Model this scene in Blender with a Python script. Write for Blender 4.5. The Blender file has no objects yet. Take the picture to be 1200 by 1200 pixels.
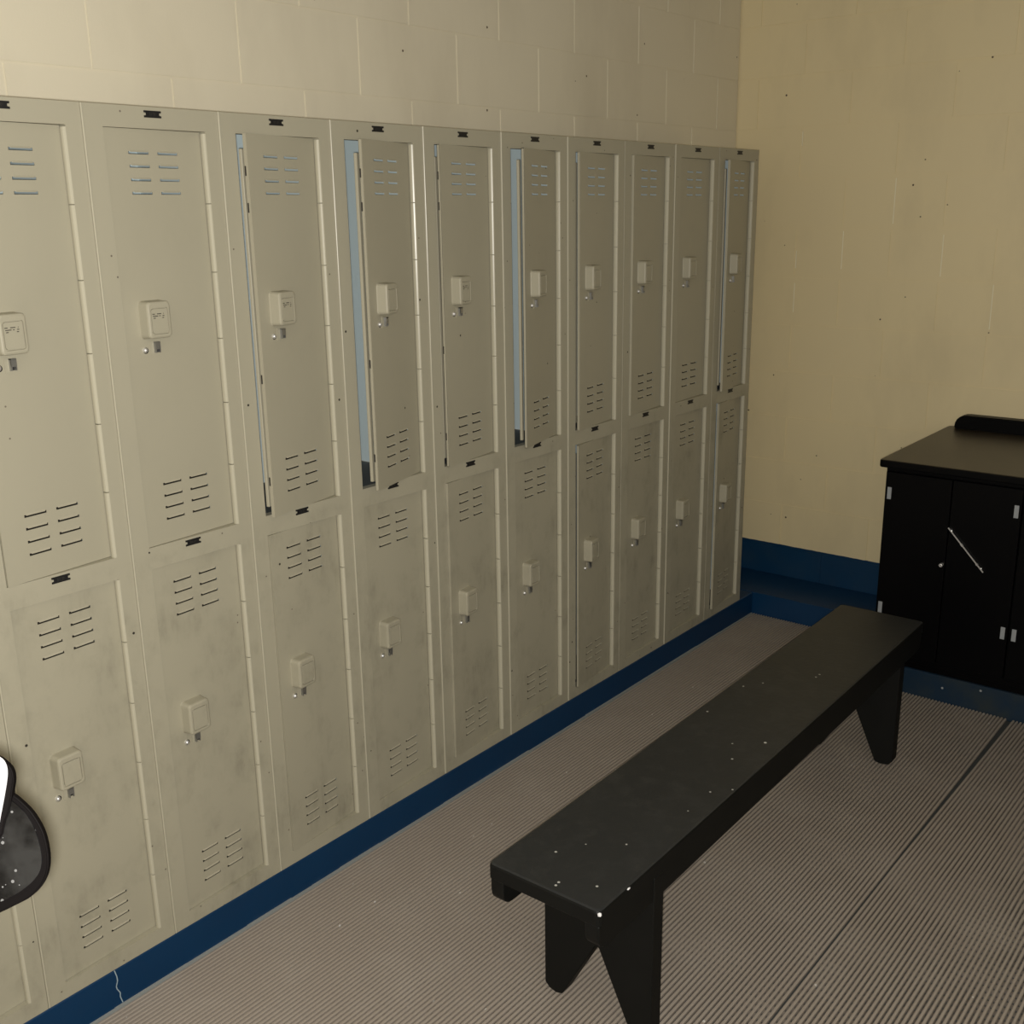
import bpy, bmesh, math, random
from mathutils import Vector, Matrix, Euler
R = math.radians
random.seed(7)
C = bpy.context.scene.collection
sc = bpy.context.scene

# ------------------------------------------------------------------ camera, light, exposure
CAM = Vector((1.950, -1.147, 1.674))
cd = bpy.data.cameras.new('camera'); cam = bpy.data.objects.new('camera', cd); C.objects.link(cam)
cam.location = CAM; cam.rotation_euler = (R(74.418), R(0.880), R(38.944))
cd.sensor_width = 36; cd.lens = 37.884; cd.clip_start = 0.02
sc.camera = cam
w = bpy.data.worlds.new('world'); sc.world = w; w.use_nodes = True
w.node_tree.nodes['Background'].inputs[0].default_value = (0.5, 0.5, 0.5, 1)
w.node_tree.nodes['Background'].inputs[1].default_value = 0.007
sc.view_settings.view_transform = 'Standard'; sc.view_settings.look = 'None'
sc.view_settings.gamma = 1; sc.view_settings.use_curve_mapping = False
sc.view_settings.exposure = 0.0
# the camera's flash: a small lamp just beside the lens
fl = bpy.data.lights.new('flash', 'POINT'); fl.energy = 172; fl.shadow_soft_size = 0.012
fl.color = (1.0, 0.965, 0.91)
flo = bpy.data.objects.new('flash', fl); C.objects.link(flo)
flo.location = CAM + cam.rotation_euler.to_matrix() @ Vector((-0.006, -0.012, 0.0))

# ------------------------------------------------------------------ materials
def mat(name, col, rough=0.6, metal=0.0, spec=0.5):
    m = bpy.data.materials.new(name); m.use_nodes = True
    b = m.node_tree.nodes['Principled BSDF']
    b.inputs['Base Color'].default_value = (*col, 1); b.inputs['Roughness'].default_value = rough
    b.inputs['Metallic'].default_value = metal; b.inputs['Specular IOR Level'].default_value = spec
    return m, m.node_tree, b
class N:
    def __init__(s, nt): s.nt = nt; s.pos = None
    def n(s, t, **k):
        x = s.nt.nodes.new(t)
        for a, v in k.items():
            if a.startswith('i_'): x.inputs[int(a[2:])].default_value = v
            else: setattr(x, a, v)
        return x
    def l(s, a, b): s.nt.links.new(a, b)
    def P(s):
        if not s.pos: s.pos = s.n('ShaderNodeNewGeometry').outputs['Position']
        return s.pos
    def noise(s, scale, detail=3, rough=0.55, vec=None, stretch=None):
        v = vec or s.P()
        if stretch:
            mp = s.n('ShaderNodeMapping'); mp.inputs['Scale'].default_value = stretch; s.l(v, mp.inputs[0]); v = mp.outputs[0]
        x = s.n('ShaderNodeTexNoise'); x.inputs['Scale'].default_value = scale; x.inputs['Detail'].default_value = detail
        x.inputs['Roughness'].default_value = rough; s.l(v, x.inputs['Vector']); return x.outputs['Fac']
    def ramp(s, fac, stops):
        r = s.n('ShaderNodeValToRGB'); e = r.color_ramp.elements
        while len(e) < len(stops): e.new(0.5)
        for k, (p, c) in zip(e, stops): k.position = p; k.color = (c, c, c, 1) if isinstance(c, (int, float)) else (*c, 1)
        s.l(fac, r.inputs[0]); return r.outputs[0]
    def mix(s, fac, a, b, mode='MIX'):
        x = s.n('ShaderNodeMix', data_type='RGBA', blend_type=mode)
        for sock, v in ((x.inputs[0], fac), (x.inputs[6], a), (x.inputs[7], b)):
            if isinstance(v, (int, float)): sock.default_value = v
            elif isinstance(v, tuple): sock.default_value = (*v, 1)
            else: s.l(v, sock)
        return x.outputs[2]
    def math(s, op, a, b=0.0):
        x = s.n('ShaderNodeMath', operation=op)
        for sock, v in ((x.inputs[0], a), (x.inputs[1], b)):
            if isinstance(v, (int, float)): sock.default_value = v
            else: s.l(v, sock)
        return x.outputs[0]
    def specks(s, scale, radius, keep, vec=None):     # sparse small round chips
        v = s.n('ShaderNodeTexVoronoi'); v.inputs['Scale'].default_value = scale; s.l(vec or s.P(), v.inputs['Vector'])
        near = s.math('LESS_THAN', v.outputs['Distance'], radius)
        sep = s.n('ShaderNodeSeparateColor'); s.l(v.outputs['Color'], sep.inputs[0])
        return s.math('MULTIPLY', near, s.math('LESS_THAN', sep.outputs[0], keep))
    def bump(s, b, h, strength=0.2, dist=0.002):
        x = s.n('ShaderNodeBump'); x.inputs['Strength'].default_value = strength; x.inputs['Distance'].default_value = dist
        s.l(h, x.inputs['Height']); s.l(x.outputs[0], b.inputs['Normal'])
    def z(s):
        q = s.n('ShaderNodeSeparateXYZ'); s.l(s.P(), q.inputs[0]); return q.outputs

# painted locker steel, with chips and scuffs that get thicker on the lower doors
mlock, nt, b = mat('locker_paint', (0.36, 0.345, 0.262), 0.5); k = N(nt)
xyz = k.z()
dirt = k.ramp(k.noise(7, 5, 0.65), [(0.46, 0.0), (0.72, 1.0)])
low = k.ramp(xyz[2], [(0.0, 1.0), (0.98, 0.85), (1.0, 0.12)])
fine = k.ramp(k.noise(42, 3, 0.6, stretch=(1, 1, 0.35)), [(0.4, 0.25), (0.7, 1.0)])
dm = k.math('MULTIPLY', k.math('MULTIPLY', dirt, low), k.math('MULTIPLY', fine, 0.50))
c1 = k.mix(k.noise(1.7, 2), (0.425, 0.40, 0.305), (0.39, 0.367, 0.28))
c2 = k.mix(dm, c1, (0.13, 0.12, 0.088))
c3 = k.mix(k.specks(19, 0.055, 0.10), c2, (0.03, 0.027, 0.022))
c3 = k.mix(k.specks(60, 0.12, 0.012), c3, (0.16, 0.14, 0.11))
k.l(c3, b.inputs['Base Color']); k.bump(b, k.noise(160, 2), 0.05, 0.001)
k.l(k.ramp(dm, [(0.0, 0.50), (0.6, 0.7)]), b.inputs['Roughness'])

mhinge, _, _ = mat('glossy_hinge_paint', (0.50, 0.475, 0.37), 0.28)
mblue_in, _, _ = mat('pale_blue_interior_paint', (0.66, 0.78, 0.80), 0.6)
mshelf, _, _ = mat('dark_grey_shelf_steel', (0.10, 0.11, 0.11), 0.6)
mblack, _, _ = mat('black_plastic_and_shadow', (0.008, 0.008, 0.009), 0.5)
mprint, _, _ = mat('worn_grey_print', (0.06, 0.055, 0.045), 0.6)
mdigit, _, _ = mat('dulled_digits', (0.02, 0.019, 0.017), 0.6)
mhplate, _, _ = mat('grey_hinge_plate', (0.30, 0.32, 0.34), 0.5)
mdarkgap, _, _ = mat('dark_steel', (0.05, 0.045, 0.04), 0.6, 0.4)
mchrome, _, _ = mat('chrome', (0.80, 0.80, 0.80), 0.33, 0.7)
mgalv, _, _ = mat('galvanised_steel', (0.38, 0.38, 0.37), 0.45, 0.85)

# painted concrete block
def wall_mat(name, ca, cb, blue):
    m, nt, b = mat(name, ca, 0.42); k = N(nt)
    col = k.mix(k.noise(1.3, 3), ca, cb)
    col = k.mix(k.math('MULTIPLY', k.ramp(k.noise(2.6, 5, 0.6, stretch=(1, 1, 0.45)), [(0.5, 0.0), (0.75, 1.0)]), 0.2), col, (0.33, 0.28, 0.19))
    col = k.mix(k.specks(9, 0.036, 0.30), col, (0.10, 0.07, 0.04))
    col = k.mix(k.specks(31, 0.10, 0.05), col, (0.2, 0.16, 0.1))
    if blue:
        xyz = k.z()
        edge = k.math('ADD', xyz[2], k.math('MULTIPLY', k.noise(30, 2), 0.004))
        isb = k.math('LESS_THAN', edge, 0.235)
        bl = k.mix(k.noise(6, 4), (0.0015, 0.040, 0.105), (0.0015, 0.030, 0.08))
        bl = k.mix(k.ramp(k.noise(9, 4), [(0.5, 0.0), (0.8, 0.6)]), bl, (0.02, 0.05, 0.09))
        col = k.mix(isb, col, bl)
    k.l(col, b.inputs['Base Color'])
    k.bump(b, k.noise(190, 3, 0.6), 0.16, 0.0015)
    return m
mwall_l = wall_mat('painted_block_cream', (0.80, 0.75, 0.60), (0.75, 0.69, 0.54), False)
mwall_f = wall_mat('painted_block_yellow_cream', (0.83, 0.71, 0.43), (0.78, 0.67, 0.43), True)
mceil, _, _ = mat('grey_ceiling_paint', (0.28, 0.26, 0.22), 0.8)
mroom, _, _ = mat('dull_room_paint', (0.26, 0.24, 0.19), 0.7)

mblue, nt, b = mat('blue_kerb_paint', (0.003, 0.06, 0.16), 0.4); k = N(nt)
col = k.mix(k.noise(5, 4), (0.0012, 0.040, 0.115), (0.001, 0.028, 0.085))
k.l(col, b.inputs['Base Color']); k.bump(b, k.noise(60, 3), 0.1, 0.002)
mscuff, nt, b = mat('scuffed_blue_kerb_paint', (0.01, 0.05, 0.1), 0.45); k = N(nt)
col = k.mix(k.ramp(k.noise(7, 5, 0.65), [(0.42, 0.0), (0.7, 1.0)]), (0.003, 0.020, 0.045), (0.022, 0.032, 0.036))
col = k.mix(k.specks(40, 0.16, 0.10), col, (0.3, 0.32, 0.33))
k.l(col, b.inputs['Base Color'])
mcrack, _, _ = mat('bare_plaster', (0.35, 0.45, 0.5), 0.8)
mcaulk, _, _ = mat('pale_caulk', (0.32, 0.34, 0.33), 0.7)

mmat, nt, b = mat('grey_brown_ribbed_vinyl', (0.3, 0.26, 0.22), 0.55); k = N(nt)
col = k.mix(k.noise(1.1, 3), (0.365, 0.315, 0.262), (0.325, 0.285, 0.245))
col = k.mix(k.math('MULTIPLY', k.ramp(k.noise(5, 5, 0.65), [(0.45, 0.0), (0.75, 1.0)]), 0.45), col, (0.42, 0.38, 0.33))
col = k.mix(k.specks(28, 0.10, 0.04), col, (0.62, 0.60, 0.56))
k.l(col, b.inputs['Base Color'])
mmatlow, nt, b = mat('dirty_mat_underlayer', (0.09, 0.08, 0.07), 0.8); k = N(nt)
k.l(k.mix(k.ramp(k.noise(4, 5, 0.7), [(0.45, 0.0), (0.68, 1.0)]), (0.10, 0.085, 0.07), (0.25, 0.22, 0.19)), b.inputs['Base Color'])
mfloor, nt, b = mat('dark_concrete', (0.06, 0.06, 0.06), 0.7); k = N(nt)
k.l(k.mix(k.noise(6, 5, 0.7), (0.04, 0.045, 0.045), (0.075, 0.078, 0.075)), b.inputs['Base Color'])

mbench, nt, b = mat('black_painted_wood', (0.02, 0.02, 0.02), 0.5); k = N(nt)
col = k.mix(k.noise(3.5, 4), (0.0125, 0.0138, 0.0148), (0.024, 0.0258, 0.0268))
col = k.mix(k.math('MULTIPLY', k.ramp(k.noise(22, 5, 0.7), [(0.5, 0.0), (0.72, 1.0)]), 0.4), col, (0.045, 0.046, 0.045))
col = k.mix(k.specks(30, 0.085, 0.09), col, (0.45, 0.45, 0.42))
col = k.mix(k.specks(13, 0.05, 0.12), col, (0.6, 0.6, 0.56))
k.l(col, b.inputs['Base Color']); k.bump(b, k.noise(70, 4), 0.3, 0.002)
b.inputs['Roughness'].default_value = 0.48
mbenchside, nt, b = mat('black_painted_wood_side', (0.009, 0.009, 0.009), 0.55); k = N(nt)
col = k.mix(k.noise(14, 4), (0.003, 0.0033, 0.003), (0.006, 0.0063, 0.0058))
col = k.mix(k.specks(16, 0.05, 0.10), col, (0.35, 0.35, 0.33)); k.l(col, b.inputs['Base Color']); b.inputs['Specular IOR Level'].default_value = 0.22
mcab, nt, b = mat('black_cabinet_laminate', (0.0012, 0.0012, 0.0016), 0.4)
b.inputs['Specular IOR Level'].default_value = 0.12
mtop, nt, b = mat('brown_black_countertop', (0.05, 0.04, 0.03), 0.35); k = N(nt)
k.l(k.mix(k.ramp(k.noise(3.0, 4, 0.6), [(0.35, 0.0), (0.7, 1.0)]), (0.020, 0.0155, 0.011), (0.038, 0.029, 0.020)), b.inputs['Base Color'])
mgloss, nt, b = mat('smoked_glossy_panel', (0.03, 0.03, 0.032), 0.12); k = N(nt)
oc = k.n('ShaderNodeTexCoord').outputs['Object']
col = k.mix(k.ramp(k.noise(28, 4, 0.6, vec=oc), [(0.38, 0.0), (0.62, 1.0)]), (0.0015, 0.0015, 0.002), (0.014, 0.014, 0.014))
col = k.mix(k.specks(170, 0.24, 0.30, vec=oc), col, (0.12, 0.12, 0.12))
col = k.mix(k.specks(95, 0.16, 0.12, vec=oc), col, (0.3, 0.3, 0.29)); k.l(col, b.inputs['Base Color'])
mrim, _, _ = mat('black_rubber_rim', (0.0022, 0.0015, 0.0015), 0.6, 0, 0.1)
mwhite, _, _ = mat('white_enamel', (0.86, 0.86, 0.88), 0.4)

# ------------------------------------------------------------------ helpers
def obj(name, bm, m, parent=None, loc=(0, 0, 0), label=None, smooth=False):
    me = bpy.data.meshes.new(name); bm.normal_update(); bm.to_mesh(me); bm.free()
    if m: me.materials.append(m)
    if smooth:
        for p in me.polygons: p.use_smooth = True
    return link(name, me, parent, loc, label)
def link(name, me, parent=None, loc=(0, 0, 0), label=None):
    o = bpy.data.objects.new(name, me); C.objects.link(o)
    o.parent = parent; o.location = loc
    if label: o['label'] = label
    return o
def tag(o, label=None, cat=None, group=None, kind=None):
    for a, v in (('label', label), ('category', cat), ('group', group), ('kind', kind)):
        if v: o[a] = v
    return o
def empty(name, loc, rz=0):
    o = bpy.data.objects.new(name, None); C.objects.link(o); o.location = loc; o.rotation_euler = (0, 0, rz); return o
def box(bm, x0, x1, y0, y1, z0, z1):
    v = [bm.verts.new((x, y, z)) for x in (x0, x1) for y in (y0, y1) for z in (z0, z1)]
    for f in ((0, 1, 3, 2), (4, 6, 7, 5), (0, 4, 5, 1), (2, 3, 7, 6), (0, 2, 6, 4), (1, 5, 7, 3)):
        bm.faces.new([v[i] for i in f])
    return v
def bbox(x0, x1, y0, y1, z0, z1, bev=0.0, seg=1):
    bm = bmesh.new(); box(bm, x0, x1, y0, y1, z0, z1)
    if bev: bmesh.ops.bevel(bm, geom=bm.edges[:], offset=bev, segments=seg, affect='EDGES', profile=0.5)
    return bm
def prism(pts, axis, a, b_, bev=0.0, seg=1):
    """extrude the outline pts (2-D) along axis (0 x, 1 y, 2 z) between a and b_"""
    bm = bmesh.new()
    def P(u, v, t): return {0: (t, u, v), 1: (u, t, v), 2: (u, v, t)}[axis]
    lo = [bm.verts.new(P(u, v, a)) for u, v in pts]; hi = [bm.verts.new(P(u, v, b_)) for u, v in pts]
    n = len(pts); bm.faces.new(lo); bm.faces.new(hi[::-1])
    for i in range(n): bm.faces.new((lo[i], hi[i], hi[(i + 1) % n], lo[(i + 1) % n])[::-1])
    bmesh.ops.recalc_face_normals(bm, faces=bm.faces[:])
    if bev: bmesh.ops.bevel(bm, geom=bm.edges[:], offset=bev, segments=seg, affect='EDGES')
    return bm
def cyl(c, r, h, axis=2, n=16, bev=0.0, r2=None):
    bm = bmesh.new()
    bmesh.ops.create_cone(bm, cap_ends=True, segments=n, radius1=r, radius2=r if r2 is None else r2, depth=h)
    rot = {0: Matrix.Rotation(R(90), 4, 'Y'), 1: Matrix.Rotation(R(-90), 4, 'X'), 2: Matrix.Identity(4)}[axis]
    bmesh.ops.transform(bm, matrix=Matrix.Translation(c) @ rot, verts=bm.verts[:])
    if bev: bmesh.ops.bevel(bm, geom=[e for e in bm.edges if len(e.link_faces) == 2 and any(len(f.verts) > 4 for f in e.link_faces)], offset=bev, segments=2, affect='EDGES')
    return bm
def struct(name, bm, m, parent=None):
    o = obj(name, bm, m, parent)
    if parent is None: o['kind'] = 'structure'
    return o

# ------------------------------------------------------------------ the room
FZ = -0.012                      # concrete floor; the top of the ribbed mats is z = 0
YW, XW, XR, YB, ZC = 3.14, -0.305, 3.2, -2.6, 2.76
struct('floor', bbox(XW - .1, XR + .1, YB - .1, YW + .1, FZ - .1, FZ), mfloor)
struct('ceiling', bbox(XW - .1, XR + .1, YB - .1, YW + .1, ZC, ZC + .1), mceil)
wl = struct('wall_left', bbox(XW - .1, XW - .0025, YB, YW, FZ, ZC), mwall_l)
wf = struct('wall_far', bbox(XW - .1, XR + .1, YW + .0025, YW + .1, FZ, ZC), mwall_f)
struct('wall_right', bbox(XR, XR + .1, YB, YW, FZ, ZC), mroom)
struct('wall_near', bbox(XW - .1, XR + .1, YB - .1, YB, FZ, ZC), mroom)
# blocks, one by one, with recessed joints
G = 0.0016
zl = [1.785 + 0.195 * i for i in range(-8, 6)]        # course lines
bcache = {}
def block(parent, axis, a0, a1, z0, z1):
    L, H = round(a1 - a0 - 2 * G, 4), round(z1 - z0 - 2 * G, 4); key = (axis, L, H)
    if key not in bcache:
        if axis == 'y': bm = bbox(-.006, 0, 0, L, 0, H)
        else: bm = bbox(0, L, 0, .006, 0, H)
        front = [e for e in bm.edges if all((abs(v.co.x) < 1e-6 if axis == 'y' else abs(v.co.y) < 1e-6) for v in e.verts)]
        bmesh.ops.bevel(bm, geom=front, offset=.0018 if axis == 'y' else .0032, segments=2, affect='EDGES')
        me = bpy.data.meshes.new('block'); bm.to_mesh(me); bm.free()
        me.materials.append(mwall_l if axis == 'y' else mwall_f); bcache[key] = me
    j = random.uniform(-.0004, .0004)
    link('block', bcache[key], parent, (XW + j, a0 + G, z0 + G) if axis == 'y' else (a0 + G, YW + j, z0 + G))
def course(parent, axis, lo, hi, z0, z1, off):
    a = off + .3925 * math.floor((lo - off) / .3925)
    while a < hi:
        s, e = max(a, lo), min(a + .3925, hi)
        if e - s > .03: block(parent, axis, s, e, z0, z1)
        a += .3925
for i, z in enumerate(zl):
    z1 = min(z + .195, ZC - .002)
    if z > 1.7: course(wl, 'y', -2.2, YW - .001, z, z1, .218 if (i % 2 == 1) else .0215)
    course(wf, 'x', XW + .001, 2.2, z, z1, .184 if (i % 2 == 1) else .38)
course(wf, 'x', XW + .001, 2.2, zl[0] - .195, zl[0], .184)

# lighter strips that paint flash glints into some upright joints of the far wall
mglint, _, _ = mat('cream_glint_paint', (0.92, 0.86, 0.66), 0.3)
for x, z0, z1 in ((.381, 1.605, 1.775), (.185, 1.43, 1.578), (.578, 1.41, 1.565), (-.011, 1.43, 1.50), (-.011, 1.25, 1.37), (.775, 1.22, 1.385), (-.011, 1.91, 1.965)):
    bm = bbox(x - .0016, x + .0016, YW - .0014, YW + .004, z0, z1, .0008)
    obj('joint_glint', bm, mglint, wf)

# blue painted kerbs: under the lockers, along the far wall, under the cabinet
kerb = struct('baseboard_left', bbox(XW, 0, YB, 2.864, FZ, .0915, .003), mblue)
bm = bmesh.new(); pr = [(-.155, .0915), (-.151, .074), (-.1505, .062), (-.155, .05), (-.154, .043), (-.148, .030), (-.149, .020), (-.145, .003)]
for (a, z0), (c, z1) in zip(pr, pr[1:]):
    vs = [bm.verts.new((x, y, z)) for x in (.0006, -.001) for y, z in ((a - .0011, z0), (a + .0011, z0), (c + .0011, z1), (c - .0011, z1))]
    bm.faces.new(vs[:4]); bm.faces.new((vs[0], vs[4], vs[7], vs[3])); bm.faces.new((vs[1], vs[2], vs[6], vs[5]))
obj('crack', bm, mcrack, kerb, label='pale ragged crack running down the blue paint')
bm = bmesh.new(); yy = YB
while yy < 2.84:
    L = random.uniform(.05, .22); box(bm, 0, .0035 + random.random() * .003, yy, min(yy + L, 2.86), FZ, random.uniform(.0, .003)); yy += L
obj('caulk_line', bm, mcaulk, kerb, label='pale bead of dirt and caulk along the foot of the kerb')
struct('baseboard_far', bbox(XW, XR, 2.866, YW + .002, FZ, .0915, .003), mblue)

# ------------------------------------------------------------------ ribbed floor mats
def bend(y): return max(0, (y - 1.42)) * .0115
def mats(name, x0, x1, y0, yend, f, label, loc=(0, 0, 0)):
    root = empty(name, (x0, y0, 0)); tag(root, label, 'floor mat', 'ribbed floor mats')
    bm = bmesh.new(); n = int((x1 - x0) / .0115)
    prof = [(-.0034, -.0075), (-.0034, -.0018), (-.0018, 0), (.0018, 0), (.0034, -.0018), (.0034, -.0075)]
    for i in range(n):
        xc = x0 + .0055 + i * .0115; ye = yend(xc); ys = [y0, 1.42, ye] if f else [y0, ye]
        rings = [[bm.verts.new((xc + u + (bend(y) if f else 0) - x0, y - y0, v)) for u, v in prof] for y in ys]
        for a, b2 in zip(rings, rings[1:]):
            for q in range(len(prof) - 1): bm.faces.new((a[q], a[q + 1], b2[q + 1], b2[q]))
        bm.faces.new(rings[0]); bm.faces.new(rings[-1][::-1])
    bmesh.ops.recalc_face_normals(bm, faces=bm.faces[:])
    o = obj('rib', bm, mmat, root); o['kind'] = 'stuff'; o['label'] = 'narrow raised ribs running the length of the mat'
    bm = bmesh.new(); y = y0 + .006
    while y < yend(x0) - .01:
        xe = x1 if y < yend(x1 - .01) else .655
        if xe > x0: box(bm, (bend(y) if f else 0), xe - x0 + (bend(y) if f else 0) - .004, y - y0, y - y0 + .009, FZ + .0002, -.0058)
        y += .0215
    o = obj('cross_bar', bm, mmatlow, root); o['kind'] = 'stuff'
    return root
mats('ribbed_floor_mat', .008, 1.1465, YB + .05, lambda x: 2.86 if x < .655 else 2.466, False,
     'grey-brown ribbed floor mat running under the bench beside the lockers')
mats('ribbed_floor_mat', 1.1485, 2.30, YB + .05, lambda x: 2.466, True,
     'grey-brown ribbed floor mat right of the dark open seam')

# ------------------------------------------------------------------ lockers
W = 0.305; Z0, Z1 = 0.0925, 1.881; ZM = (.960, 1.0065); OY = (.14 * W, .893 * W); DT = 0.009
DW = .2255                                            # door width
VY = [(.185, .336), (.402, .560)]                     # louvre slots (in units of W from the cell's left edge)
def cell2door(u): return u * W - (.887 * W - DW)      # locker y -> door y measured from its free edge
def door_mesh(h, vz):
    """door panel in the plane x=0, free edge y=-DW, hinge y=0, with real slots and return flanges"""
    bm = bmesh.new()
    ys = {0.0, DW}; zs = {0.0, h}; slots = []
    for a, c in ((.315, .468), (.536, .692)):
        y0, y1 = cell2door(a), cell2door(c)
        for zt in vz:
            for r in range(4):
                z = zt - r * .0252; slots.append((y0, y1, z - .0052, z)); ys |= {y0, y1}; zs |= {z - .0052, z}
    ys = sorted(ys); zs = sorted(zs); V = {}
    def vert(x, i, j):
        if (x, i, j) not in V: V[(x, i, j)] = bm.verts.new((x, ys[i] - DW, zs[j]))
        return V[(x, i, j)]
    def hole(i, j):
        if not (0 <= i < len(ys) - 1 and 0 <= j < len(zs) - 1): return True
        cy, cz = (ys[i] + ys[i + 1]) / 2, (zs[j] + zs[j + 1]) / 2
        return any(a < cy < b_ and c < cz < d for a, b_, c, d in slots)
    T = -.0014
    for i in range(len(ys) - 1):
        for j in range(len(zs) - 1):
            if hole(i, j): continue
            bm.faces.new((vert(0, i, j), vert(0, i + 1, j), vert(0, i + 1, j + 1), vert(0, i, j + 1)))
            bm.faces.new((vert(T, i, j), vert(T, i, j + 1), vert(T, i + 1, j + 1), vert(T, i + 1, j)))
            for di, dj, a, b_ in ((-1, 0, (i, j), (i, j + 1)), (1, 0, (i + 1, j + 1), (i + 1, j)), (0, -1, (i + 1, j), (i, j)), (0, 1, (i, j + 1), (i + 1, j + 1))):
                if hole(i + di, j + dj): bm.faces.new((vert(0, *a), vert(0, *b_), vert(T, *b_), vert(T, *a)))
    # returns
    box(bm, -DT, -.0005, -DW, -DW + .0014, .0, h); box(bm, -DT, -.0005, -.0016, -.0002, .0, h)
    box(bm, -DT, -.0005, -DW, 0, 0, .0014); box(bm, -DT, -.0005, -DW, 0, h - .0014, h)
    box(bm, -DT, -DT + .0014, -DW, -DW + .014, 0, h)
    bmesh.ops.recalc_face_normals(bm, faces=bm.faces[:])
    me = bpy.data.meshes.new('door'); bm.to_mesh(me); bm.free(); me.materials.append(mlock); return me, slots
def me_of(bm, m, name, smooth=False):
    me = bpy.data.meshes.new(name); bm.normal_update(); bm.to_mesh(me); bm.free()
    if m: me.materials.append(m)
    if smooth:
        for p in me.polygons: p.use_smooth = True
    return me
HU, HL = 1.8398 - 1.0072, .9595 - .1292
DOOR = {}
DOOR['U'] = door_mesh(HU, (1.798 - 1.0072, 1.136 - 1.0072)) + (1.0072, HU)
DOOR['L'] = door_mesh(HL, (.919 - .1292, .2565 - .1292)) + (.1292, HL)
# louvre: a pressed hood behind and above the slot
bm = bmesh.new(); LW = .0475
for a, b_ in (((.0022, .0004), (.0004, .0030)),):
    pass
def louver_bm():
    bm = bmesh.new()
    prof = [(-.001, .0030), (.0014, -.0004), (.0018, -.0004), (.0014, .0004), (-.0002, .0034)]
    r0 = [bm.verts.new((x, .002 + (.0022 if x > 0 else 0), z)) for x, z in prof]
    r1 = [bm.verts.new((x, LW - .002 - (.0022 if x > 0 else 0), z)) for x, z in prof]
    n = len(prof); bm.faces.new(r0); bm.faces.new(r1[::-1])
    for i in range(n): bm.faces.new((r0[i], r1[i], r1[(i + 1) % n], r0[(i + 1) % n])[::-1])
    bmesh.ops.recalc_face_normals(bm, faces=bm.faces[:]); return bm
ME = {}
ME['louver'] = me_of(louver_bm(), mlock, 'louver')
mslotshade, _, _ = mat('slot_shade_dark', (0.022, 0.020, 0.017), 0.8, 0, 0.1)
bm = louver_bm(); nf = len(bm.faces); box(bm, -.0046, -.0040, -.001, LW + .001, -.0085, .003)  # added dark sheet behind the slot, colouring in its shade
ME['louver_shaded'] = me_of(bm, mlock, 'louver'); ME['louver_shaded'].materials.append(mslotshade)
for i, p in enumerate(ME['louver_shaded'].polygons): p.material_index = 0 if i < nf else 1
# latch housing 56 wide, 75 tall, 28 proud, with a grooved inset panel
def rrect(cx, cz, hw, hh, r, n=4):
    pts = []
    for sx, sz, a0 in ((1, -1, -90), (1, 1, 0), (-1, 1, 90), (-1, -1, 180)):
        for i in range(n + 1):
            t = R(a0 + 90 * i / n); pts.append((cx + sx * (hw - r) + r * math.cos(t), cz + sz * (hh - r) + r * math.sin(t)))
    return pts
def loft(loops, cap=True):
    bm = bmesh.new(); rings = [[bm.verts.new((x, y, z)) for y, z in pts] for x, pts in loops]
    n = len(rings[0])
    for a, b_ in zip(rings, rings[1:]):
        for i in range(n): bm.faces.new((a[i], a[(i + 1) % n], b_[(i + 1) % n], b_[i]))
    if cap: bm.faces.new(rings[-1])
    bmesh.ops.recalc_face_normals(bm, faces=bm.faces[:]); return bm
ME['latch'] = me_of(loft([(-.001, rrect(0, 0, .030, .0385, .009)), (.002, rrect(0, 0, .0290, .0375, .009)), (.024, rrect(0, 0, .0275, .0365, .008)), (.0268, rrect(0, 0, .0262, .0352, .007)), (.028, rrect(0, 0, .0235, .0325, .006)),
                          (.028, rrect(0, -.002, .0208, .0263, .005)), (.0246, rrect(0, -.002, .0204, .0259, .005)), (.0246, rrect(0, -.002, .0190, .0245, .005)), (.0276, rrect(0, -.002, .0186, .0241, .005))]), mlock, 'latch_housing')
bm = cyl((.001, 0, 0), .0036, .004, 0, 12)
ME['stud'] = me_of(loft([(0, rrect(0, 0, .0052, .0052, .0051, 3)), (.003, rrect(0, 0, .0052, .0052, .0051, 3)), (.0068, rrect(0, 0, .0028, .0028, .0027, 3))]), mchrome, 'lock_stud', True); bm.free()
def hasp_bm():
    bm = bmesh.new()
    box(bm, 0, .0012, -.0085, .0085, -.014, .014)
    return bm
ME['hasp_plate'] = me_of(hasp_bm(), mlock, 'hasp_plate')
def staple_bm():
    bm = bmesh.new()
    for y in (-.0055, .0035): box(bm, 0, .007, y, y + .002, -.011, .011)
    box(bm, .0055, .0075, -.0055, .0055, -.004, .011); box(bm, .0, .0075, -.0055, .0055, .009, .011)
    return bm
ME['staple'] = me_of(staple_bm(), mgalv, 'hasp_staple')
ME['dark_slot'] = me_of(bbox(.0002, .0007, -.0035, .0035, -.012, .010), mblack, 'hasp_slot')
ME['stud_shadow'] = me_of(cyl((.0006, 0, 0), .0062, .001, 0, 14), mblack, 'stud_shadow')  # black disc painting the stud's shadow to its right and below
# hinge leaf that lies on the hinge jamb
hp = [(0, 0), (-.0006, -.0024), (-.003, -.0046), (-.0062, -.0056), (-.0095, -.0056), (-.0125, -.0050), (-.0150, -.0035), (-.0150, 0)]
ME['hinge'] = me_of(prism(hp, 2, 0, .1365), mhinge, 'hinge')
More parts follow.
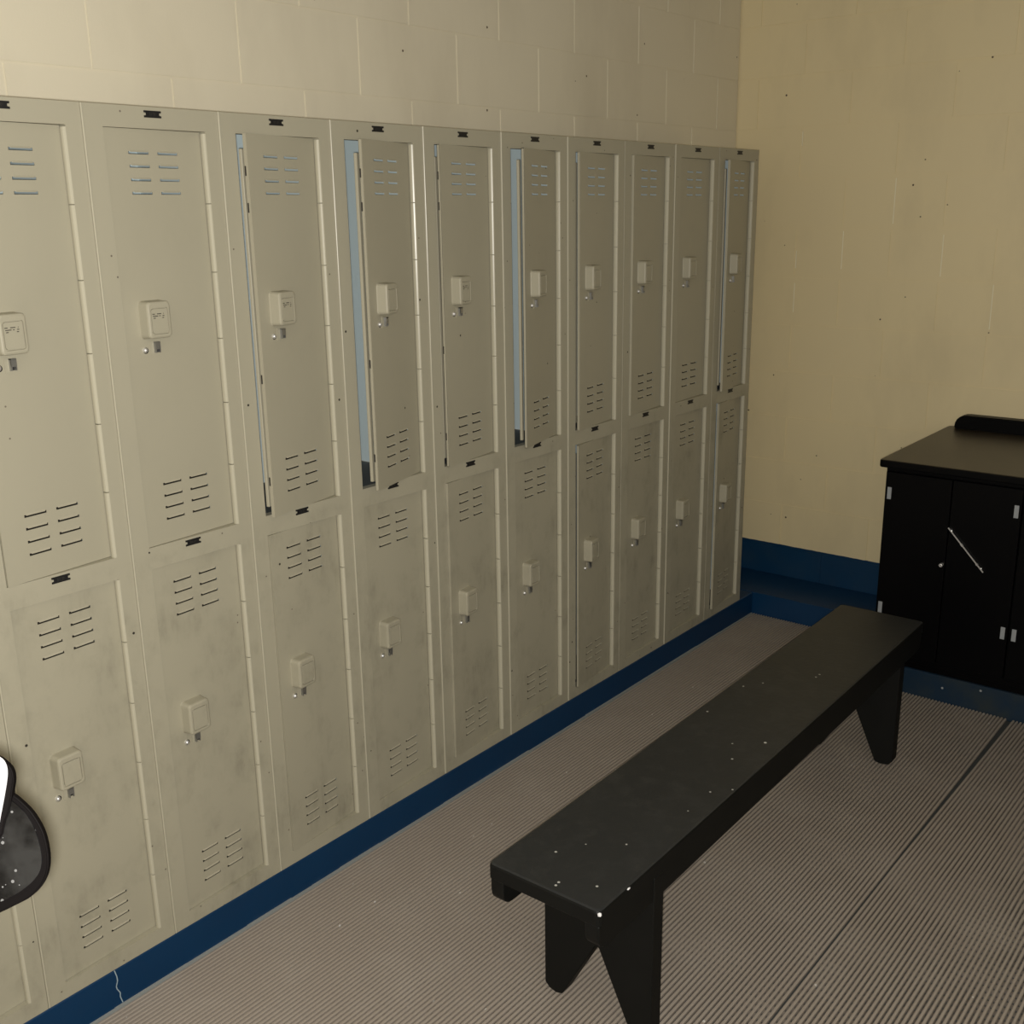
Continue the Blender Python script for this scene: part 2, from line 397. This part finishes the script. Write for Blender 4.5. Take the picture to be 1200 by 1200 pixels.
# latch bar seen behind the free edge of an open door
ME['bar_U'] = me_of(bbox(-.024, -.016, -DW + .001, -DW + .012, .022, HU - .030, .001), mlock, 'latch_bar')
ME['bar_L'] = me_of(bbox(-.024, -.016, -DW + .001, -DW + .012, .022, HL - .030, .001), mlock, 'latch_bar')
ME['edge_slot'] = me_of(bbox(-.0092, -.0055, -DW - .0004, -DW + .0002, -.010, .010), mdarkgap, 'edge_slot')
# number plate: dark strip with a notch in each end
pl = [(-.019, -.0065), (-.019, -.003), (-.0145, -.002), (-.0145, .002), (-.019, .003), (-.019, .0065), (.019, .0065), (.019, .003), (.0145, .002), (.0145, -.002), (.019, -.003), (.019, -.0065)]
ME['plate'] = me_of(prism(pl, 0, 0, .0016), mblack, 'number_plate')
def digits_bm():
    bm = bmesh.new()
    for y, z, a, c in ((-.0065, 0, .0012, .0032), (-.0025, .0014, .0014, .0008), (-.0025, -.0012, .0014, .0008), (.003, 0, .0010, .0032), (.0062, .0010, .0016, .0008)):
        box(bm, .0016, .0018, y - a, y + a, z - c, z + c)
    return bm
ME['digits'] = me_of(digits_bm(), mdigit, 'faded_print')
# faded lettering on a latch housing sticker
def sticker_bm():
    bm = bmesh.new()
    for z, segs in ((.0125, ((-.017, -.011), (-.006, .004), (.009, .010))), (.0085, ((-.016, -.004), (-.001, .002), (.007, .011))), (.0045, ((-.015, -.010), (.006, .010)))):
        for a, c in segs: box(bm, .0278, .0281, a, c, z - .0010, z + .0006)
    return bm
ME['print'] = me_of(sticker_bm(), mprint, 'faded_print')
def frame_bm():
    bm = bmesh.new(); T = -.0018
    ys = [0.0006, OY[0], OY[1], W - .0006]; zs = [Z0, .1285, ZM[0], ZM[1], 1.8405, Z1]
    V = {}
    def v(x, i, j):
        if (x, i, j) not in V: V[(x, i, j)] = bm.verts.new((x, ys[i], zs[j]))
        return V[(x, i, j)]
    def hole(i, j): return (i == 1 and j in (1, 3))
    for i in range(3):
        for j in range(5):
            if hole(i, j): continue
            bm.faces.new((v(0, i, j), v(0, i + 1, j), v(0, i + 1, j + 1), v(0, i, j + 1)))
    # jambs 20 mm deep
    for z0, z1 in ((.1285, ZM[0]), (ZM[1], 1.8405)):
        D = -.022
        box(bm, D, -.0002, OY[0] - .0016, OY[0], z0, z1); box(bm, D, -.0002, OY[1], OY[1] + .0016, z0, z1)
        box(bm, D, -.0002, OY[0], OY[1], z0 - .0016, z0); box(bm, D, -.0002, OY[0], OY[1], z1, z1 + .0016)
    bmesh.ops.recalc_face_normals(bm, faces=bm.faces[:]); return bm
ME['frame'] = me_of(frame_bm(), mlock, 'frame')
def body_bm():
    bm = bmesh.new()
    box(bm, XW + .002, -.0012, 0.0006, .0022, Z0, Z1); box(bm, XW + .002, -.0012, W - .0022, W - .0006, Z0, Z1)
    box(bm, XW + .002, XW + .0035, .0022, W - .0022, Z0, Z1); box(bm, XW + .002, -.0012, .0022, W - .0022, Z1 - .0016, Z1)
    return bm
ME['body'] = me_of(body_bm(), mlock, 'cabinet_shell')
def lining_bm():
    bm = bmesh.new()
    for z0, z1 in ((Z0 + .018, .972), (.996, Z1 - .003)):
        box(bm, XW + .006, -.024, .0024, .0034, z0, z1); box(bm, XW + .006, -.024, W - .0034, W - .0024, z0, z1)
        box(bm, XW + .0038, XW + .0050, .0024, W - .0024, z0, z1); box(bm, XW + .006, -.024, .0034, W - .0034, z1 - .001, z1)
    return bm
ME['lining'] = me_of(lining_bm(), mblue_in, 'inner_lining')
ME['shelf'] = me_of(bbox(XW + .006, -.023, .0036, W - .0036, .9735, .995), mshelf, 'shelf')
ME['bottom'] = me_of(bbox(XW + .006, -.023, .0036, W - .0036, Z0, Z0 + .0175), mshelf, 'bottom_panel')
ME['seam'] = me_of(bbox(-.002, .0036, .0001, .0031, Z0 + .002, Z1, .0009), mhinge, 'seam_strip')
ME['seam_thin'] = me_of(bbox(-.002, .0014, .0001, .0027, Z0 + .002, Z1, .0005), mlock, 'seam_strip')

ang = {'U': [3.2, 5.0, 3.3, 11.0, 16.5, 8.0, 14.75, 7.75, 6.0, 3.2, 9.25],
       'L': [3.2, 2.6, 3.2, 5.2, 3.4, 6.0, 3.3, 7.25, 3.3, 3.0, 7.25]}
LAB = ['beige two-tier locker cut off by the left photo edge, behind the speckled mirror',
 'beige locker with both doors shut and very dirty lower door, right beside the speckled mirror',
 'beige locker with bright stud and padlock staple under the upper latch, both doors shut',
 'beige locker with upper door slightly open, just left of the one open widest',
 'beige locker with its upper door open widest, fourth from the speckled mirror',
 'beige locker with upper door ajar, between the two lockers showing broad pale blue gaps',
 'beige locker showing a broad pale blue gap, fifth from the far wall',
 'beige locker fourth from the far wall, both doors ajar, narrow pale blue gap',
 'beige locker third from the far wall, dark slot below its ajar upper door',
 'beige locker second from the far wall, both doors nearly shut',
 'last beige locker of the row, next to the far wall, both doors ajar']
for n in range(11):
    j = n - 2
    root = empty('metal_locker', (0, j * W, Z0)); tag(root, LAB[n], 'locker', 'two-tier lockers along the left wall')
    def part(name, key, parent=root, loc=(0, 0, 0), label=None):
        z = -Z0 if parent is root else 0
        return link(name, ME[key], parent, (loc[0], loc[1], loc[2] + z), label)
    part('frame', 'frame'); part('cabinet_shell', 'body'); part('inner_lining', 'lining', label='pale blue painted inside')
    part('shelf', 'shelf'); part('bottom_panel', 'bottom')
    part('seam_strip', 'seam' if j in (0, 1, 2, 3, 4, 5, 7, -1) else 'seam_thin')
    for pz, py in ((1.868, .499), (.9955, .488)):
        npl = part('number_plate', 'plate', loc=(.0002, py * W, pz if pz < 1.5 else 1.8675), label='small black number plate, digits too faded to read')
        link('faded_print', ME['digits'], npl)
    for tier in 'UL':
        me, slots, zd, h = DOOR[tier]
        d = link('door', me, root, (-.0165, .883 * W, zd - Z0)); a = ang[tier][n]; d.rotation_euler = (0, 0, R(a))
        if tier == 'U': d['label'] = 'upper door ' + ('standing wide open' if a > 12 else 'standing ajar' if a > 5.5 else 'shut')
        else: d['label'] = 'lower door ' + ('slightly ajar' if a > 5 else 'shut') + ', smudged with dirt'
        for y0, y1, z0, z1 in slots: link('louver', ME['louver' if tier == 'U' and z1 > .5 else 'louver_shaded'], d, (0, y0 - DW - .0003, z1 - .0008))
        lz = (1.475 if tier == 'U' else .600) - zd
        ly = cell2door(.262) + .0285 - DW + .001
        lh = link('latch_housing', ME['latch'], d, (0, ly, lz))
        if tier == 'U' and n in (1, 2, 3, 5): link('faded_print', ME['print'], d, (0, ly, lz), 'worn printed instructions, too faded to read')
        link('stud_shadow', ME['stud_shadow'], d, (0, ly - .0215, lz - .061)); link('lock_stud', ME['stud'], d, (0, ly - .0235, lz - .0600))
        link('hasp_plate', ME['hasp_plate'], d, (0, ly - .004 + .0015, lz - .057))
        link('hasp_slot', ME['dark_slot'], d, (.0012, ly + .0035, lz - .055))
        link('hasp_staple', ME['staple'], d, (.0012, ly + .0035, lz - .056))
        if a > 4.5:
            link('latch_bar', ME['bar_' + tier], d, (0, 0, 0))
            if tier == 'U' and n in (2, 3, 4, 5):
                for q in (.09, .18, .62, .90): link('edge_slot', ME['edge_slot'], d, (0, 0, h * (1 - q)))
        for q in range(6): link('hinge', ME['hinge'], root, (0, OY[1], zd - Z0 - .001 + .1388 * q))

# ------------------------------------------------------------------ bench
bx0, bx1, by0, by1, bz = .716, .984, .273, 2.085, .427
root = empty('bench', ((bx0 + bx1) / 2 - .011, (by0 + by1) / 2, 0), .0122); tag(root, 'long black painted wooden bench standing on the ribbed mat in front of the lockers', 'bench')
ox, oy = (bx0 + bx1) / 2, (by0 + by1) / 2
def bp(name, bm, m, label=None, smooth=False):
    bmesh.ops.translate(bm, vec=(-ox, -oy, 0), verts=bm.verts[:]); return obj(name, bm, m, root, label=label, smooth=smooth)
def rect_r(x0, x1, y0, y1, r, n=4):
    return [(u, v) for u, v in rrect((x0 + x1) / 2, (y0 + y1) / 2, (x1 - x0) / 2, (y1 - y0) / 2, r, n)]
pts = rect_r(bx0, bx1, by0, by1, .012)
bm = bmesh.new()
loops = [(bz - .036, .003), (bz - .033, 0), (bz - .006, 0), (bz - .0018, .0018), (bz, .006)]
rings = [[bm.verts.new((x + (s if x < ox else -s), y + (s if y < oy else -s), z)) for x, y in pts] for z, s in loops]
for a, b_ in zip(rings, rings[1:]):
    for i in range(len(pts)): bm.faces.new((a[i], a[(i + 1) % len(pts)], b_[(i + 1) % len(pts)], b_[i]))
bm.faces.new(rings[0][::-1]); bm.faces.new(rings[-1]); bmesh.ops.recalc_face_normals(bm, faces=bm.faces[:])
so = bp('seat', bm, mbench, 'black seat board with worn pale chips')
so.data.materials.append(mbenchside)
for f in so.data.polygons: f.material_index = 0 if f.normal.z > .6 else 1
for sx in (0, 1):
    x0 = bx0 + .004 if sx == 0 else bx1 - .036
    za, zb, e = .335, bz - .036, .030
    y0, y1 = by0 + .004, by1 - .004
    prof = [(y0, zb), (y0, za + e)] + [(y0 + e - e * math.cos(R(t)), za + e - e * math.sin(R(t))) for t in (22, 45, 68, 90)] + \
           [(y1 - e + e * math.sin(R(t)), za + e - e * math.cos(R(t))) for t in (0, 22, 45, 68, 90)] + [(y1, zb)]
    bp('side_rail', prism(prof, 0, x0, x0 + .032, .002), mbenchside)
def leg_end(yc, A, B):
    H = bz - .036
    prof = [(A, H), (A, .016), (A + .012, .004), (A + .030, 0), (A + .046, .004), (.8415, .168), (.8495, .168), (B - .056, .004), (B - .040, 0), (B - .012, .004), (B - .001, .018), (B, H)]
    return prism(prof, 1, yc - .019, yc + .019, .002)
for yc, A, B in ((.490, .708, .983), (1.925, .700, .979)): bp('leg', leg_end(yc, A, B), mbenchside, 'end board cut with a deep V into two feet')
bm = bmesh.new(); bmesh.ops.create_icosphere(bm, subdivisions=1, radius=.0045, matrix=Matrix.Translation((bx1 - .002, by0 + .003, bz - .006)))
bp('chip', bm, mwhite, 'bright chip on the corner of the seat')
bm = bmesh.new(); bmesh.ops.create_icosphere(bm, subdivisions=1, radius=.003, matrix=Matrix.Translation((bx1 - .001, by0 + .10, bz - .004)) @ Matrix.Diagonal((1, 2, .6, 1)))
bp('chip', bm, mwhite)

# ------------------------------------------------------------------ cabinet against the far wall
CX0, CX1, CY = .678, 1.72, 2.452
root = empty('base_cabinet', (CX0, CY, .125)); tag(root, 'black base cabinet with brown-black countertop against the far wall', 'cabinet')
def cp(name, bm, m, parent=root, label=None, smooth=False):
    bmesh.ops.translate(bm, vec=(-CX0, -CY, -.125), verts=bm.verts[:]); return obj(name, bm, m, parent, label=label, smooth=smooth)
cp('carcass', bbox(CX0, CX1, CY, 3.135, .125, .819, .001), mcab)
cp('toe_kick', bbox(CX0 + .01, CX1 - .01, CY + .03, 3.12, .0915, .125), mcab)
bm = bmesh.new(); pts = rect_r(CX0 - .014, CX1 + .014, 2.408, 3.137, .014, 4)
lo = [(.819, .001), (.823, 0), (.840, 0), (.8435, .0015), (.845, .005)]
mx, my = (CX0 + CX1) / 2, 2.77
rings = [[bm.verts.new((x + (s if x < mx else -s), y + (s if y < my else -s), z)) for x, y in pts] for z, s in lo]
for a, b_ in zip(rings, rings[1:]):
    for i in range(len(pts)): bm.faces.new((a[i], a[(i + 1) % len(pts)], b_[(i + 1) % len(pts)], b_[i]))
bm.faces.new(rings[0][::-1]); bm.faces.new(rings[-1]); bmesh.ops.recalc_face_normals(bm, faces=bm.faces[:])
so = cp('countertop', bm, mtop, label='brown-black worktop with a rounded front edge')
so.data.materials.append(mcab)
for f in so.data.polygons: f.material_index = 0 if f.normal.z > .8 else 1
e = .040
prof = [(CX0 + .020, .845)] + [(CX0 + .020 + e - e * math.cos(R(t)), .858 + e * math.sin(R(t))) for t in (0, 22, 45, 68, 90)] + [(CX1, .898), (CX1, .845)]
cp('backsplash', prism(prof, 1, 3.085, 3.137, .004, 2), mcab, label='low black upstand with a rounded end')
for q, (a, c, hx) in enumerate(((CX0 + .006, .9035, 0), (.9065, 1.1235, 1), (1.1285, 1.4200, 0), (1.4230, CX1 - .006, 1))):
    d = cp('door', bbox(a, c, CY - .019, CY - .0005, .150, .800, .0012), mcab)
    for z in (.726, .311):
        h = .021; x0 = a + .008 if hx == 0 else c - .022
        hb = bbox(x0, x0 + .014, CY - .0205, CY - .0188, z - h, z + h, .0004)
        cp('hinge', hb, mhplate, d, 'small grey hinge plate')
    if q == 0:
        k_ = cyl((.8995 - .004, CY - .028, .508), .006, .018, 1, 14, .0015); cp('knob', k_, mchrome, d, 'small shiny knob')
# chrome bar hanging askew across the right door leaf
d = [o for o in root.children if o.name.startswith('door')][1]
p0, p1 = Vector((.906, CY - .026, .640)), Vector((1.030, CY - .026, .507)); v = (p1 - p0); Ln = v.length
bm = bmesh.new(); box(bm, -.0020, .0020, -.003, .003, 0, Ln); box(bm, -.0032, .0032, -.004, .004, Ln * .36, Ln * .42); box(bm, -.0032, .0032, -.004, .004, Ln * .80, Ln * .84)
bmesh.ops.bevel(bm, geom=bm.edges[:], offset=.001, segments=1, affect='EDGES')
rot = Vector((0, 0, 1)).rotation_difference(v.normalized()).to_matrix().to_4x4()
bmesh.ops.transform(bm, matrix=Matrix.Translation(p0) @ rot, verts=bm.verts[:])
for q in (.08, .92):
    c_ = p0 + v * q; box(bm, c_.x - .003, c_.x + .003, CY - .024, CY - .0185, c_.z - .003, c_.z + .003)
cp('bar_handle', bm, mchrome, d, 'chrome bar handle hanging diagonally')
# kerb under the cabinet
struct('trim_1', bbox(.655, XR, 2.470, 2.8655, FZ, .0913, .003), mscuff)

# ------------------------------------------------------------------ speckled mirror on a stand at the left edge
Mc = cam.rotation_euler.to_matrix(); F = 37.884 / 36 * 1200; DD = .92
def at(u, v, d=DD): return CAM + Mc @ Vector(((u - 600) / F * d, -(v - 600) / F * d, -d))
O = at(-60, 1000)
root = empty('standing_mirror', (O.x, O.y, FZ)); tag(root, 'glossy dark speckled mirror with black rim and white cap cut off by the left edge', 'mirror')
Nrm = Mc @ Vector((0, 0, 1))
def slab(name, px, d0, d1, m, inset=0.0, parent=root, label=None, bev=0.0):
    """solid plate with the given outline, standing at distance d1..d0 from the lens, with real thickness"""
    sm = []
    for i in range(len(px)):
        a_, b1, c_, d_ = (px[(i + q) % len(px)] for q in (-1, 0, 1, 2))
        for t in (0, .25, .5, .75):
            sm.append(tuple(.5 * (2 * b1[q] + (c_[q] - a_[q]) * t + (2 * a_[q] - 5 * b1[q] + 4 * c_[q] - d_[q]) * t * t + (3 * b1[q] - a_[q] - 3 * c_[q] + d_[q]) * t ** 3) for q in (0, 1)))
    P0 = [at(u, v) for u, v in sm]
    bm = bmesh.new()
    a = [bm.verts.new(p + Nrm * d0 - Vector((O.x, O.y, FZ))) for p in P0]; b_ = [bm.verts.new(p + Nrm * d1 - Vector((O.x, O.y, FZ))) for p in P0]
    n = len(a); bm.faces.new(a); bm.faces.new(b_[::-1])
    for i in range(n): bm.faces.new((a[i], b_[i], b_[(i + 1) % n], a[(i + 1) % n]))
    bmesh.ops.recalc_face_normals(bm, faces=bm.faces[:])
    if bev: bmesh.ops.bevel(bm, geom=[e for e in bm.edges if all(v in a for v in e.verts)], offset=bev, segments=3, affect='EDGES')
    return obj(name, bm, m, parent, label=label)
outer = [(-150, 925), (-90, 912), (-30, 915), (8, 928), (30, 945), (42, 960), (51, 978), (56, 1002), (55, 1022), (48, 1038), (36, 1051), (20, 1060), (-10, 1074), (-60, 1092), (-110, 1100), (-150, 1085), (-175, 1040), (-178, 975)]
def shrink(px, k_, c=(-60, 1005)): return [(c[0] + (u - c[0]) * k_, c[1] + (v - c[1]) * k_) for u, v in px]
inner = [(-150, 932), (-90, 918), (-30, 920), (4, 932), (24, 946), (34, 958), (43, 976), (49, 1001), (48, 1018), (41, 1030), (30, 1040), (16, 1049), (-12, 1062), (-60, 1080), (-108, 1088), (-142, 1075), (-164, 1036), (-168, 978)]
slab('rim', outer, 0, -.006, mrim, label='black rubber rim', bev=.0012)
slab('mirror_glass', inner, .0012, -.004, mgloss, label='glossy smoked glass, speckled with dust')
cap = [(-120, 865), (-60, 868), (-20, 876), (2, 886), (9, 894), (11, 904), (10, 916), (7, 934), (3, 955), (-3, 985), (-12, 1004), (-60, 1010), (-120, 1000), (-140, 930)]
slab('cap', cap, .010, .003, mwhite, label='white rounded cap lit by the flash', bev=.002)
capr = [(-124, 872), (-60, 875), (-8, 884), (8, 893), (15, 901), (17.5, 912), (16, 925), (13, 944), (8, 960), (-12, 990), (-124, 985)]
slab('cap_rim', capr, .003, -.003, mrim, label='black edge behind the white cap', bev=.001)
q0 = at(-120, 1040) - Nrm * .02
bm = cyl((q0.x - O.x, q0.y - O.y, (q0.z) / 2 + .0), .012, q0.z + 0.0, 2, 16); obj('pole', bm, mrim, root)
bm = cyl((q0.x - O.x, q0.y - O.y, .015), .13, .026, 2, 32, .004); obj('base', bm, mrim, root)
